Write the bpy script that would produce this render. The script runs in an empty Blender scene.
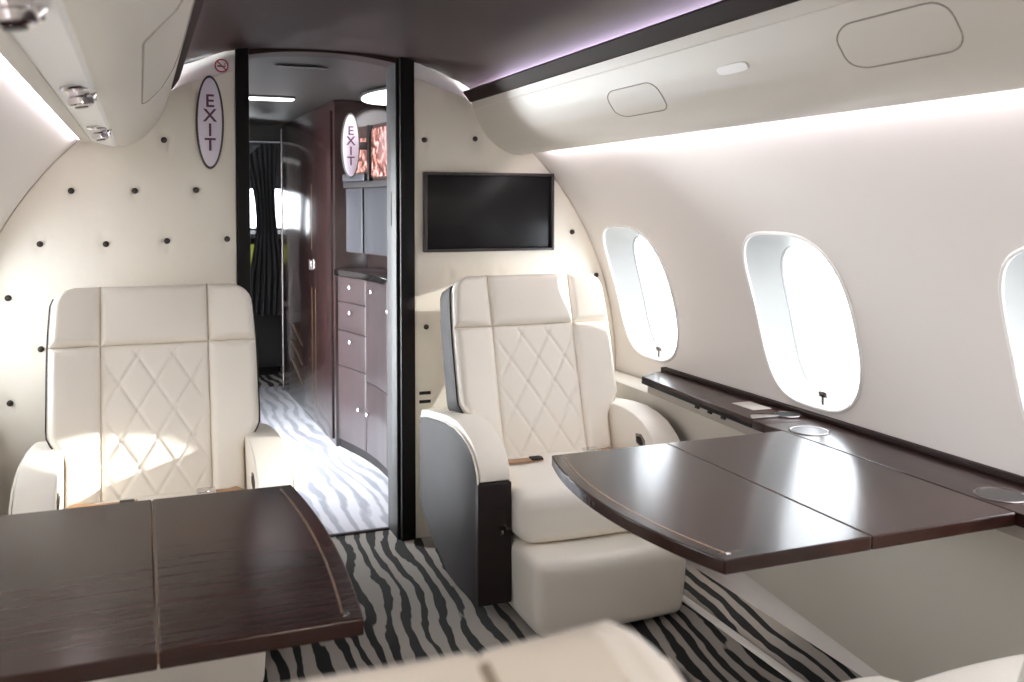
import bpy, bmesh, math, random
from mathutils import Vector, Matrix
random.seed(4)
S = bpy.context.scene
COL = S.collection
PI = math.pi

# ------------------------------------------------------------------ materials
def lin(c):
    return tuple(((v/255)/12.92 if v/255 <= .04045 else ((v/255+.055)/1.055)**2.4) for v in c)

def mat(name, rgb, rough=.5, metal=0., coat=0., spec=.5, bump=None, vary=None, emit=None, coat_rough=.06, sheen=0):
    m = bpy.data.materials.new(name); m.use_nodes = True
    nt = m.node_tree; b = nt.nodes['Principled BSDF']
    c = lin(rgb) + (1,)
    b.inputs['Base Color'].default_value = c
    b.inputs['Roughness'].default_value = rough
    b.inputs['Metallic'].default_value = metal
    b.inputs['Coat Weight'].default_value = coat
    b.inputs['Coat Roughness'].default_value = coat_rough
    b.inputs['Specular IOR Level'].default_value = spec
    b.inputs['Sheen Weight'].default_value = sheen
    tc = nt.nodes.new('ShaderNodeTexCoord')
    if vary:                                    # (scale xyz, second rgb, detail)
        mp = nt.nodes.new('ShaderNodeMapping'); mp.inputs['Scale'].default_value = vary[0]
        nt.links.new(tc.outputs['Object'], mp.inputs['Vector'])
        n = nt.nodes.new('ShaderNodeTexNoise'); n.inputs['Scale'].default_value = 1; n.inputs['Detail'].default_value = 6
        nt.links.new(mp.outputs['Vector'], n.inputs['Vector'])
        r = nt.nodes.new('ShaderNodeValToRGB')
        r.color_ramp.elements[0].position = .35; r.color_ramp.elements[1].position = .68
        r.color_ramp.elements[0].color = c; r.color_ramp.elements[1].color = lin(vary[1]) + (1,)
        nt.links.new(n.outputs['Fac'], r.inputs['Fac']); nt.links.new(r.outputs['Color'], b.inputs['Base Color'])
    if bump:                                    # (scale, strength, distance)
        n = nt.nodes.new('ShaderNodeTexNoise'); n.inputs['Scale'].default_value = bump[0]; n.inputs['Detail'].default_value = 4
        nt.links.new(tc.outputs['Object'], n.inputs['Vector'])
        bp = nt.nodes.new('ShaderNodeBump'); bp.inputs['Strength'].default_value = bump[1]; bp.inputs['Distance'].default_value = bump[2]
        nt.links.new(n.outputs['Fac'], bp.inputs['Height']); nt.links.new(bp.outputs['Normal'], b.inputs['Normal'])
    if emit:
        b.inputs['Emission Color'].default_value = lin(emit[0]) + (1,); b.inputs['Emission Strength'].default_value = emit[1]
    return m

M = {}
M['leather'] = mat('cream leather', (242, 236, 226), .42, bump=(260, .12, .002), spec=.45)
M['leather_seam'] = mat('leather seam', (150, 138, 120), .7)
M['brown_leather'] = mat('dark taupe leather', (42, 37, 39), .6, spec=.2, bump=(260, .12, .002))
M['brown_front'] = mat('dark brown leather', (34, 25, 24), .5, spec=.3, bump=(260, .12, .002))
M['wall'] = mat('pale wall liner', (233, 226, 221), .55, bump=(500, .05, .001))
M['dado'] = mat('beige lower liner', (208, 201, 190), .6, bump=(400, .06, .001))
M['bin'] = mat('warm grey bin panel', (212, 205, 194), .42, bump=(300, .03, .001))
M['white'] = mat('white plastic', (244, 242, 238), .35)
M['headliner'] = mat('brown headliner', (42, 26, 23), .5, spec=.22, vary=((3, 3, 3), (46, 29, 26)), bump=(300, .05, .001))
M['passage_ceiling'] = mat('grey brown passage ceiling', (33, 29, 28), .45, spec=.3)
M['wood'] = mat('dark veneer', (40, 18, 14), .4, coat=.75, spec=.03, vary=((3, 60, 60), (48, 24, 19)), coat_rough=.19)
M['wood_y'] = mat('dark veneer long grain', (40, 20, 16), .4, coat=.6, spec=.05, vary=((70, 3, 70), (46, 26, 22)), coat_rough=.18)
M['wood_v'] = mat('red brown veneer upright grain', (25, 17, 17), .22, coat=.7, vary=((40, 40, 2), (38, 22, 21)), coat_rough=.14)
M['galley_wood'] = mat('plum brown lacquer', (42, 32, 34), .34, coat=.3, vary=((30, 30, 2), (47, 36, 37)), coat_rough=.2)
M['trim_dark'] = mat('almost black brown trim', (36, 19, 15), .6, spec=.2)
M['black'] = mat('black post lacquer', (14, 11, 11), .5, spec=.25)
M['jamb'] = mat('grey brown door lining', (27, 24, 26), .5, spec=.3)
M['tambour'] = mat('grey tambour panel', (45, 45, 50), .4, metal=.2)
M['chrome'] = mat('chrome', (225, 222, 222), .12, metal=1)
M['steel'] = mat('dark steel', (128, 120, 118), .25, metal=1)
M['brass'] = mat('pale brass inlay', (150, 125, 100), .35, metal=.8)
M['button'] = mat('dark bronze button', (70, 64, 60), .35, metal=.6)
M['screen'] = mat('black screen', (24, 23, 26), .3, spec=.25)
M['bezel'] = mat('screen bezel', (70, 66, 66), .35, metal=.4)
M['black_cloth'] = mat('black curtain cloth', (14, 13, 14), .85)
M['sign_face'] = mat('pale lilac sign face', (220, 212, 226), .4)
M['sign_rim'] = mat('dark sign rim', (62, 62, 60), .4)
M['letter'] = mat('dark plum letter', (92, 52, 82), .5)
M['red'] = mat('red sign ink', (190, 62, 84), .5)
M['ink'] = mat('dark ink', (60, 50, 52), .5)
M['seam'] = mat('panel gap', (150, 141, 130), .8)
M['strap'] = mat('tan belt webbing', (178, 142, 112), .7, bump=(600, .2, .001))
M['shadow_gap'] = mat('black gap', (14, 12, 12), .7)
M['grey_board'] = mat('grey under panel', (168, 160, 152), .5)
M['lamp'] = mat('lit lamp diffuser', (255, 255, 255), .5, emit=((255, 248, 250), .7))
M['cove'] = mat('lit lilac cove strip', (255, 255, 255), .5, emit=((226, 214, 255), 13))
M['wash'] = mat('lit wall wash strip', (255, 255, 255), .5, emit=((248, 243, 252), 3.4))
M['screen_lit'] = mat('lit display', (20, 20, 20), .3, emit=((180, 186, 90), .1))
M['dial'] = mat('grey cockpit panel', (70, 74, 78), .5)
M['glass_dim'] = mat('pale crystal', (235, 235, 240), .05, spec=1.0)

def glass_pane():
    m = bpy.data.materials.new('tinted window pane'); m.use_nodes = True
    nt = m.node_tree; nt.nodes.clear()
    o = nt.nodes.new('ShaderNodeOutputMaterial'); t = nt.nodes.new('ShaderNodeBsdfTransparent'); g = nt.nodes.new('ShaderNodeBsdfGlossy')
    g.inputs['Roughness'].default_value = .02
    mx = nt.nodes.new('ShaderNodeMixShader'); mx.inputs[0].default_value = .05; t.inputs['Color'].default_value = (.40, .405, .41, 1)  # grey tint added to dim the daylight coming through
    nt.links.new(t.outputs[0], mx.inputs[1]); nt.links.new(g.outputs[0], mx.inputs[2]); nt.links.new(mx.outputs[0], o.inputs[0])
    return m
M['pane'] = glass_pane()
M['reveal'] = mat('pale grey window surround', (168, 168, 166), .45)

def zebra(name, light, dark, rough, period, angle, width=.5, soft=.04, coat=0.):
    m = bpy.data.materials.new(name); m.use_nodes = True
    nt = m.node_tree; L = nt.links.new; b = nt.nodes['Principled BSDF']
    b.inputs['Roughness'].default_value = rough; b.inputs['Coat Weight'].default_value = coat
    tc = nt.nodes.new('ShaderNodeTexCoord')
    rot = nt.nodes.new('ShaderNodeMapping'); rot.inputs['Rotation'].default_value = (0, 0, angle)
    L(tc.outputs['Object'], rot.inputs['Vector'])
    def noise(sx, sy, det, off):
        mp = nt.nodes.new('ShaderNodeMapping'); mp.inputs['Scale'].default_value = (sx, sy, 1); mp.inputs['Location'].default_value = (off, off*1.7, 0)
        L(rot.outputs['Vector'], mp.inputs['Vector'])
        n = nt.nodes.new('ShaderNodeTexNoise'); n.inputs['Scale'].default_value = 1; n.inputs['Detail'].default_value = det
        L(mp.outputs['Vector'], n.inputs['Vector']); return n.outputs['Fac']
    def math_(op, a, c):
        n = nt.nodes.new('ShaderNodeMath'); n.operation = op
        for i, v in enumerate((a, c)):
            if isinstance(v, (int, float)): n.inputs[i].default_value = v
            else: L(v, n.inputs[i])
        return n.outputs[0]
    sp = nt.nodes.new('ShaderNodeSeparateXYZ'); L(rot.outputs['Vector'], sp.inputs[0])
    w1 = math_('MULTIPLY', noise(3.6, 1.3, 1.0, 3.1), .20)
    w2 = math_('MULTIPLY', noise(20, 6, 2, 7.7), .034)
    u = math_('ADD', math_('ADD', math_('ADD', sp.outputs['X'], math_('MULTIPLY', sp.outputs['Z'], 1.1)), w1), w2)
    s = math_('SINE', math_('MULTIPLY', u, 2*PI/period), 0)
    th = math_('MULTIPLY', math_('SUBTRACT', noise(18, 3.0, 2, 1.3), .5), 3.8)
    v = math_('ADD', s, th)
    r = nt.nodes.new('ShaderNodeValToRGB')
    r.color_ramp.elements[0].position = width - soft; r.color_ramp.elements[1].position = width + soft
    r.color_ramp.elements[0].color = lin(dark) + (1,); r.color_ramp.elements[1].color = lin(light) + (1,)
    L(math_('ADD', math_('MULTIPLY', v, .35), .5), r.inputs['Fac']); L(r.outputs['Color'], b.inputs['Base Color'])
    n = nt.nodes.new('ShaderNodeTexNoise'); n.inputs['Scale'].default_value = 420
    L(tc.outputs['Object'], n.inputs['Vector'])
    bp = nt.nodes.new('ShaderNodeBump'); bp.inputs['Strength'].default_value = .3; bp.inputs['Distance'].default_value = .002
    L(n.outputs['Fac'], bp.inputs['Height']); L(bp.outputs['Normal'], b.inputs['Normal'])
    return m
M['carpet'] = zebra('zebra carpet', (150, 143, 137), (11, 10, 11), .9, .058, math.radians(5), .46)
M['runner'] = zebra('covered pale zebra carpet', (205, 206, 212), (150, 154, 166), .3, .062, math.radians(-2), .40, .16, .3)
M['carpet_far'] = zebra('zebra carpet far', (190, 184, 180), (26, 22, 24), .85, .06, math.radians(0), .5)

def tufted(x0, z0, dx, dz):
    m = mat('tufted cream leather %g' % x0, (242, 236, 224), .45, spec=.4)
    nt = m.node_tree; L = nt.links.new; b = nt.nodes['Principled BSDF']
    tc = nt.nodes.new('ShaderNodeTexCoord'); sp = nt.nodes.new('ShaderNodeSeparateXYZ'); L(tc.outputs['Object'], sp.inputs[0])
    def mth(op, a, c=0.):
        n = nt.nodes.new('ShaderNodeMath'); n.operation = op
        for i, v in enumerate((a, c)):
            if isinstance(v, (int, float)): n.inputs[i].default_value = v
            else: L(v, n.inputs[i])
        return n.outputs[0]
    cu = mth('COSINE', mth('MULTIPLY', mth('SUBTRACT', sp.outputs['X'], x0), 2*PI/dx))
    cv = mth('COSINE', mth('MULTIPLY', mth('SUBTRACT', sp.outputs['Z'], z0), 2*PI/dz))
    g = mth('POWER', mth('MAXIMUM', mth('MULTIPLY', cu, cv), 0.), 6.)
    n = nt.nodes.new('ShaderNodeTexNoise'); n.inputs['Scale'].default_value = 14
    L(tc.outputs['Object'], n.inputs['Vector'])
    h = mth('ADD', mth('MULTIPLY', g, -1.), mth('MULTIPLY', n.outputs['Fac'], .35))
    bp = nt.nodes.new('ShaderNodeBump'); bp.inputs['Strength'].default_value = .45; bp.inputs['Distance'].default_value = .012
    L(h, bp.inputs['Height']); L(bp.outputs['Normal'], b.inputs['Normal'])
    return m

def mosaic():
    m = mat('pink copper etched glass', (170, 110, 105), .15, coat=.6)
    nt = m.node_tree; L = nt.links.new; b = nt.nodes['Principled BSDF']
    tc = nt.nodes.new('ShaderNodeTexCoord')
    mp = nt.nodes.new('ShaderNodeMapping'); mp.inputs['Scale'].default_value = (30, 30, 22); L(tc.outputs['Object'], mp.inputs['Vector'])
    v = nt.nodes.new('ShaderNodeTexNoise'); v.inputs['Scale'].default_value = 1.3; v.inputs['Detail'].default_value = 5; L(mp.outputs['Vector'], v.inputs['Vector'])
    r = nt.nodes.new('ShaderNodeValToRGB'); el = r.color_ramp.elements
    el[0].position = .32; el[0].color = lin((44, 24, 25)) + (1,); el[1].position = .68; el[1].color = lin((178, 140, 134)) + (1,)
    e = el.new(.5); e.color = lin((112, 70, 62)) + (1,)
    L(v.outputs['Fac'], r.inputs['Fac']); L(r.outputs['Color'], b.inputs['Base Color'])
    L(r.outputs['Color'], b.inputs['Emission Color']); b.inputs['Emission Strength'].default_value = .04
    return m
M['mosaic'] = mosaic()

# ------------------------------------------------------------------ mesh helpers
def link(name, me, m, parent=None, angle=35):
    if angle is not None:
        for p in me.polygons: p.use_smooth = True
        bm = bmesh.new(); bm.from_mesh(me)
        bmesh.ops.recalc_face_normals(bm, faces=bm.faces)
        for e in bm.edges:
            e.smooth = not (len(e.link_faces) == 2 and e.calc_face_angle(0) > math.radians(angle))
        bm.to_mesh(me); bm.free()
    o = bpy.data.objects.new(name, me); COL.objects.link(o)
    if m: me.materials.append(m)
    if parent: o.parent = parent
    return o

def mesh(name, V, F, m, parent=None, angle=35):
    me = bpy.data.meshes.new(name); me.from_pydata([tuple(v) for v in V], [], F); me.update()
    return link(name, me, m, parent, angle)

def bmobj(name, bm, m, parent=None, angle=35):
    me = bpy.data.meshes.new(name); bm.to_mesh(me); bm.free()
    return link(name, me, m, parent, angle)

def bm_box(bm, x0, x1, y0, y1, z0, z1, bev=0., seg=2):
    r = bmesh.ops.create_cube(bm, size=1)
    vs = r['verts']
    for v in vs:
        v.co = Vector(((x0+x1)/2 + v.co.x*(x1-x0), (y0+y1)/2 + v.co.y*(y1-y0), (z0+z1)/2 + v.co.z*(z1-z0)))
    if bev:
        es = list({e for v in vs for e in v.link_edges})
        bmesh.ops.bevel(bm, geom=es, offset=bev, segments=seg, profile=.5, affect='EDGES')

def box(name, x0, x1, y0, y1, z0, z1, m, parent=None, bev=.002, seg=2):
    bm = bmesh.new(); bm_box(bm, x0, x1, y0, y1, z0, z1, bev, seg); return bmobj(name, bm, m, parent)

def prism(name, pts, axis, a0, a1, m, parent=None, bev=0., seg=2, angle=35):
    """polygon pts in the two other axes, extruded along axis from a0 to a1"""
    def P(p, a):
        return {'x': (a, p[0], p[1]), 'y': (p[0], a, p[1]), 'z': (p[0], p[1], a)}[axis]
    bm = bmesh.new()
    A = [bm.verts.new(P(p, a0)) for p in pts]; B = [bm.verts.new(P(p, a1)) for p in pts]
    bm.faces.new(A); bm.faces.new(B[::-1])
    n = len(pts)
    for i in range(n): bm.faces.new((A[i], B[i], B[(i+1) % n], A[(i+1) % n]))
    bmesh.ops.recalc_face_normals(bm, faces=bm.faces)
    if bev:
        es = [e for e in bm.edges if e.calc_face_angle(0) > .6]
        bmesh.ops.bevel(bm, geom=es, offset=bev, segments=seg, profile=.5, affect='EDGES', clamp_overlap=True)
    return bmobj(name, bm, m, parent, angle)

def softbox(name, c, half, r, m, parent=None, deform=None, n=8):
    """rounded box with an even grid so it can be puffed by deform(p)->p (p relative to centre)"""
    def ticks(h):
        t = [-h + r*(1-math.cos(k/4*PI/2)) for k in range(4)]
        inner = [-(h-r) + 2*(h-r)*k/n for k in range(n+1)]
        return t + inner + [-v for v in t[::-1]]
    T = [ticks(h) for h in half]
    bm = bmesh.new(); cache = {}
    def vert(p):
        k = tuple(round(v, 6) for v in p)
        if k not in cache:
            q = Vector(p); core = Vector([max(-(half[i]-r), min(half[i]-r, p[i])) for i in range(3)])
            d = q - core
            if d.length > 1e-9: q = core + d.normalized()*r
            if deform: q = Vector(deform(q))
            cache[k] = bm.verts.new(q + Vector(c))
        return cache[k]
    for ax in range(3):
        a, b = [i for i in range(3) if i != ax]
        for sgn in (-1, 1):
            for i in range(len(T[a])-1):
                for j in range(len(T[b])-1):
                    q = []
                    for (ii, jj) in ((i, j), (i+1, j), (i+1, j+1), (i, j+1)):
                        p = [0, 0, 0]; p[ax] = sgn*half[ax]; p[a] = T[a][ii]; p[b] = T[b][jj]; q.append(vert(p))
                    if len(set(q)) == 4: bm.faces.new(q)
    bmesh.ops.recalc_face_normals(bm, faces=bm.faces)
    return bmobj(name, bm, m, parent, 60)

def bm_tube(bm, pts, r, n=8, closed=False, caps=True):
    pts = [Vector(p) for p in pts]; N = len(pts); rings = []
    up = Vector((0, 0, 1))
    for i, p in enumerate(pts):
        a = pts[(i-1) % N] if (closed or i > 0) else p; b = pts[(i+1) % N] if (closed or i < N-1) else p
        t = (b-a).normalized()
        s = t.cross(up)
        if s.length < 1e-3: s = t.cross(Vector((1, 0, 0)))
        s.normalize(); q = s.cross(t).normalized()
        rings.append([bm.verts.new(p + (s*math.cos(2*PI*k/n) + q*math.sin(2*PI*k/n))*r) for k in range(n)])
    for i in range(N if closed else N-1):
        A, B = rings[i], rings[(i+1) % N]
        for k in range(n): bm.faces.new((A[k], A[(k+1) % n], B[(k+1) % n], B[k]))
    if not closed and caps: bm.faces.new(rings[0][::-1]); bm.faces.new(rings[-1])

def tube(name, pts, r, m, parent=None, n=8, closed=False):
    bm = bmesh.new(); bm_tube(bm, pts, r, n, closed); return bmobj(name, bm, m, parent, 50)

def lathe(name, prof, c, axis, m, parent=None, n=24):
    """prof: (radius, height) along axis vector from c"""
    ax = Vector(axis).normalized(); s = ax.orthogonal().normalized(); q = ax.cross(s)
    V = []; F = []
    for (r, h) in prof:
        for k in range(n): V.append(Vector(c) + ax*h + (s*math.cos(2*PI*k/n) + q*math.sin(2*PI*k/n))*max(r, 1e-5))
    for i in range(len(prof)-1):
        for k in range(n): F.append((i*n+k, i*n+(k+1) % n, (i+1)*n+(k+1) % n, (i+1)*n+k))
    F.append(tuple(range(n))[::-1]); F.append(tuple(range((len(prof)-1)*n, len(prof)*n)))
    return mesh(name, V, F, m, parent, 40)

def ribbon(name, pts, width_dir, w, t, m, parent=None):
    V = []; F = []; wd = Vector(width_dir).normalized(); N = len(pts); P = [Vector(p) for p in pts]
    for i, p in enumerate(P):
        tg = (P[min(i+1, N-1)] - P[max(i-1, 0)]).normalized(); nn = tg.cross(wd).normalized()
        for (a, b) in ((-1, -1), (1, -1), (1, 1), (-1, 1)): V.append(p + wd*a*w/2 + nn*b*t/2)
    for i in range(N-1):
        for k in range(4): F.append((i*4+k, i*4+(k+1) % 4, (i+1)*4+(k+1) % 4, (i+1)*4+k))
    F.append((0, 1, 2, 3)); F.append(tuple((N-1)*4+k for k in range(4)))
    return mesh(name, V, F, m, parent, 35)

def empty(name, loc=(0, 0, 0), rz=0.):
    o = bpy.data.objects.new(name, None); COL.objects.link(o); o.location = loc; o.rotation_euler = (0, 0, rz); o.empty_display_size = .1
    return o
def tag(o, label=None, cat=None, group=None, kind=None):
    if label: o['label'] = label
    if cat: o['category'] = cat
    if group: o['group'] = group
    if kind: o['kind'] = kind
    return o
def struct(o, label=None, cat=None):
    return tag(o, label, cat, kind='structure')
def copy_tree(o, parent=None):
    c = o.copy(); COL.objects.link(c)
    if parent: c.parent = parent
    for ch in list(o.children): copy_tree(ch, c)
    return c

def text_mesh(name, s, size, loc, m, parent=None, depth=.0015):
    cu = bpy.data.curves.new('txt', 'FONT'); cu.body = s; cu.size = size; cu.align_x = 'CENTER'; cu.align_y = 'CENTER'; cu.extrude = depth; cu.offset = .0009
    t = bpy.data.objects.new('txt', cu); COL.objects.link(t)
    dg = bpy.context.evaluated_depsgraph_get(); me = bpy.data.meshes.new_from_object(t.evaluated_get(dg))
    bpy.data.objects.remove(t); bpy.data.curves.remove(cu)
    # the text faces -y
    me.transform(Matrix.Translation(Vector(loc)) @ Matrix.Rotation(PI/2, 4, 'X'))
    return link(name, me, m, parent, None)

# ------------------------------------------------------------------ cabin section
CX, CZ, R = .63, .62, 1.2           # fuselage circle of the liner
BY = 3.46                           # front face of the forward bulkhead
AFT = -2.4
WIN_Y = [3.155, 2.222, 1.295, .355, -.575, -1.505]
A_LO, A_HI = -.47, 1.0              # liner arc, radians from horizontal
WA, WB, WC = .281, .224, .220       # window centre angle, half angle, half length in y

def liner(side, a, y, rr=R):
    return Vector((CX + side*rr*math.cos(a), y, CZ + rr*math.sin(a)))
def contour(t, k=1., n=3.1):
    c, s = math.cos(t), math.sin(t)
    return (k*WC*math.copysign(abs(c)**(2/n), c), k*WB*math.copysign(abs(s)**(2/n), s))

def build_wall(side, name):
    V = []; F = []
    def quad_strip(y0, y1, a0, a1, ny, na):
        b = len(V)
        for i in range(ny+1):
            for j in range(na+1): V.append(liner(side, a0+(a1-a0)*j/na, y0+(y1-y0)*i/ny))
        for i in range(ny):
            for j in range(na):
                q = b+i*(na+1)+j; F.append((q, q+1, q+na+2, q+na+1))
    hy, ha = .28, .30
    a0, a1 = WA-ha, WA+ha
    quad_strip(AFT, BY+.16, A_LO, a0+.0005, 4, 30); quad_strip(AFT, BY+.16, a1-.0005, A_HI, 4, 14)
    ys = sorted(WIN_Y); edge = AFT
    for yc in ys:
        quad_strip(edge, yc-hy+.001, a0, a1, 1, 40); edge = yc+hy-.001
        N = 96; rings = 7; b = len(V)
        for k in range(N):
            t = 2*PI*(k+.0)/N + PI/4
            c, s = math.cos(t), math.sin(t); f = 1/max(abs(c), abs(s))
            P = contour(t); Q = (c*f*hy, s*f*ha)
            for r in range(rings+1):
                u = r/rings; y = P[0]+(Q[0]-P[0])*u; a = P[1]+(Q[1]-P[1])*u
                V.append(liner(side, WA+a, yc+y))
        for k in range(N):
            for r in range(rings):
                A = b+k*(rings+1)+r; B = b+((k+1) % N)*(rings+1)+r
                F.append((A, A+1, B+1, B))
    if edge < BY+.16: quad_strip(edge, BY+.16, a0, a1, 1, 40)
    return struct(mesh(name, V, F, M['wall'], None, 40))

wall_right = build_wall(1, 'wall_right')
wall_left = build_wall(-1, 'wall_left')

def loop_tube(name, P, r, m, parent): return tube(name, P, r, m, parent, 8, True)

def window(side, yc, idx):
    w = struct(empty('window_%d' % idx, liner(side, WA, yc)))
    loc = w.location.copy(); N = 72
    ts = [2*PI*k/N for k in range(N)]
    loop_tube('window_frame', [liner(side, WA+contour(t)[1], yc+contour(t)[0], R-.001) - loc for t in ts], .0055, M['white'], w)
    V = []; F = []; K = [(1.0, 0., 0.), (.985, .012, -.004), (.95, .04, -.016), (.88, .078, -.03), (.83, .098, -.036)]
    for (k, d, da) in K:
        for t in ts:
            c = contour(t, k); V.append(liner(side, WA+c[1]+da, yc+c[0], R+d) - loc)
    for i in range(len(K)-1):
        for k in range(N): F.append((i*N+k, i*N+(k+1) % N, (i+1)*N+(k+1) % N, (i+1)*N+k))
    mesh('window_reveal', V, F, M['reveal'], w, 50)
    V = []; F = []
    for d in (.091, .095):
        b = len(V)
        for rr in (1, .66, .33):
            for t in ts:
                c = contour(t, .85*rr); V.append(liner(side, WA-.035+c[1], yc+c[0], R+d) - loc)
        V.append(liner(side, WA-.035, yc, R+d) - loc)
        for i in range(2):
            for k in range(N): F.append((b+i*N+k, b+i*N+(k+1) % N, b+(i+1)*N+(k+1) % N, b+(i+1)*N+k))
        for k in range(N): F.append((b+2*N+k, b+2*N+(k+1) % N, b+3*N))
    mesh('window_pane', V, F, M['pane'], w, 60)
    # grey shade clip on the lower sill of the reveal
    a = WA - WB*.93
    bm = bmesh.new()
    p = liner(side, a, yc-.02, R+.016) - loc
    bm_box(bm, p.x-.004, p.x+.004, p.y-.016, p.y+.016, p.z+.012, p.z+.030, .003)
    bm_box(bm, p.x-.003, p.x+.003, p.y-.004, p.y+.004, p.z-.012, p.z+.014, .001)
    bmobj('shade_clip', bm, M['steel'], w)
    return w
k = 1
for side in (1, -1):
    for yc in WIN_Y:
        window(side, yc, k); k += 1

# ------------------------------------------------------------------ floor, dado, ledges
def floor_mesh():
    V = []; F = []
    xs = [-.46, -.43, -.38] + [-.36 + 2.0*i/20 for i in range(21)] + [1.66, 1.70, 1.735]
    def z(x):
        d = max(0, x-1.64, -.38-x); return d*d*14
    for y in (AFT, 0, 2, BY+.16):
        for x in xs: V.append((x, y, min(.13, z(x))))
    n = len(xs)
    for j in range(3):
        for i in range(n-1): F.append((j*n+i, j*n+i+1, (j+1)*n+i+1, (j+1)*n+i))
    return mesh('floor', V, F, M['carpet'], None, 60)
struct(floor_mesh())
struct(box('trim_1', 1.612, 1.640, .2, BY, .0, .007, M['white'], bev=.003))

def dado(side, name):
    # lower side liner: from the ledge down to the carpet, lower edge dropping slightly aft
    x = lambda v: CX + side*(v-CX)
    V = []; F = []
    for (y, zb) in ((AFT, .06), (1.6, .085), (2.4, .15), (BY, .16)):
        for (xx, z) in ((1.815, .60), (1.726, .60), (1.716, .594), (1.712, .58), (1.712, .35), (1.712, zb), (1.76, zb)):
            V.append((x(xx), y, z))
    for j in range(3):
        for i in range(6):
            q = j*7+i; F.append((q, q+1, q+8, q+7))
    return struct(mesh(name, V, F, M['dado'], None, 40))
dado(1, 'wall_right_lower'); dado(-1, 'wall_left_lower')

# ------------------------------------------------------------------ ceiling
def ceil_z(x):
    d = abs(x-.63); return 1.846 - .12*d*d - .75*d**4
def pass_z(x): return 1.842 - .06*(x-.63)**2
def ceiling(name, y0, y1, xa, xb, m, zf=ceil_z):
    V = []; F = []; n = 36
    for y in (y0, (y0+y1)/2, y1):
        for i in range(n+1):
            x = xa+(xb-xa)*i/n; V.append((x, y, zf(x)))
    for j in range(2):
        for i in range(n): q = j*(n+1)+i; F.append((q, q+1, q+n+2, q+n+1))
    return struct(mesh(name, V, F, m, None, 60))
ceiling('ceiling', AFT, BY+.06, -.04, 1.30, M['headliner'])
ceiling('ceiling_passage', BY+.06, 8.6, -.4, 1.75, M['passage_ceiling'], pass_z)

# warm glowing domes added out of view to brighten the nearest seat
def dome(y):
    t = lathe('added_fill_light', [(.0, -.03), (.05, -.028), (.085, -.018), (.10, -.004), (.11, .0), (.11, .012), (0, .012)], (.63, y, ceil_z(.63)-.004), (0, 0, 1), M['dome'], bpy.data.objects['ceiling'], 32)
M['dome'] = mat('added warm fill glow', (255, 255, 255), .5, emit=((255, 242, 226), 16))
for y in (-.55, -1.35): dome(y)

# ------------------------------------------------------------------ overhead bins
BX = .65
BIN = [(1.40, 1.478), (1.372, 1.479), (1.34, 1.489), (1.30, 1.512), (1.262, 1.546), (1.232, 1.590), (1.210, 1.640), (1.195, 1.686)]
def bin_pt(side, s):
    """point on the bin face, s in 0..1 from lip to trim (world x,z)"""
    L = [0]
    for a, b in zip(BIN, BIN[1:]): L.append(L[-1] + math.dist(a, b))
    d = s*L[-1]
    for i in range(len(BIN)-1):
        if d <= L[i+1] + 1e-9:
            u = (d-L[i])/(L[i+1]-L[i]); x = BIN[i][0]+(BIN[i+1][0]-BIN[i][0])*u; z = BIN[i][1]+(BIN[i+1][1]-BIN[i][1])*u
            return (x if side > 0 else -.067 + (1.40-x)*.839, z)
def smooth_bin(n=40):
    return [(s/n) for s in range(n+1)]

def overhead_bin(side, label):
    X = lambda v: v if side > 0 else -.067 + (1.40-v)*.839
    root = tag(empty('overhead_bin', (X(1.3), 0, 1.5)), label, 'overhead bin')
    o = root.location
    def W(pts): return [(p[0]-o.x, p[1]-o.z) for p in pts]
    face = [bin_pt(side, s) for s in smooth_bin(24)]
    poly = face + [(X(1.204), 1.650), (X(1.265), 1.630), (X(1.33), 1.585), (X(1.405), 1.525), (X(1.430), 1.501)]
    prism('bin_body', W(poly), 'y', AFT, BY, M['bin'], root, 0, 2, 30)
    prism('bin_trim', W([(X(1.200), 1.676), (X(1.190), 1.678), (X(1.163), 1.712), (X(1.166), 1.718), (X(1.178), 1.716), (X(1.204), 1.690)]), 'y', AFT, BY-.002, M['trim_dark'], root)
    prism('light_strip', W([(X(1.206), 1.652), (X(1.250), 1.640), (X(1.250), 1.645), (X(1.206), 1.657)]), 'y', AFT, BY-.02, M['cove'], root)
    # wall-wash strip behind the right lip; hidden left one added to brighten its wall
    ws = [(X(1.414), 1.4865), (X(1.428), 1.4973), (X(1.431), 1.4935), (X(1.417), 1.4827)] if side > 0 else [(-.1795, 1.490), (-.1795, 1.4975), (-.182, 1.4975), (-.182, 1.490)]
    prism('wall_wash_strip', W(ws), 'y', AFT, BY-.12, M['wash'], root)
    return root, o, X
def on_bin(side, o, y, s, lift=.0):
    x, z = bin_pt(side, s); a = bin_pt(side, max(0, s-.02)); b = bin_pt(side, min(1, s+.02))
    n = Vector((-(b[1]-a[1]), 0, b[0]-a[0])).normalized()
    if n.x*side > 0: n = -n
    return Vector((x, y, z)) + n*lift - o
def door_seam(side, root, o, y0, y1, s0, s1, rad=.05):
    P = []; H = .46  # metres of arc per unit s, roughly
    ry = rad; rs = rad/H
    for (cy, cs, t0) in ((y1-ry, s1-rs, 0), (y0+ry, s1-rs, PI/2), (y0+ry, s0+rs, PI), (y1-ry, s0+rs, 3*PI/2)):
        for k in range(7):
            t = t0 + PI/2*k/6; P.append((cy+ry*math.cos(t), cs+rs*math.sin(t)))
    Q = []
    for i in range(len(P)):
        a, b = P[i], P[(i+1) % len(P)]; n = max(1, int(abs(b[1]-a[1])/.05))
        for k in range(n): Q.append((a[0]+(b[0]-a[0])*k/n, a[1]+(b[1]-a[1])*k/n))
    tube('door_seam', [on_bin(side, o, y, s, .0) for y, s in Q], .0016, M['seam'], root, 6, True)

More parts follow.
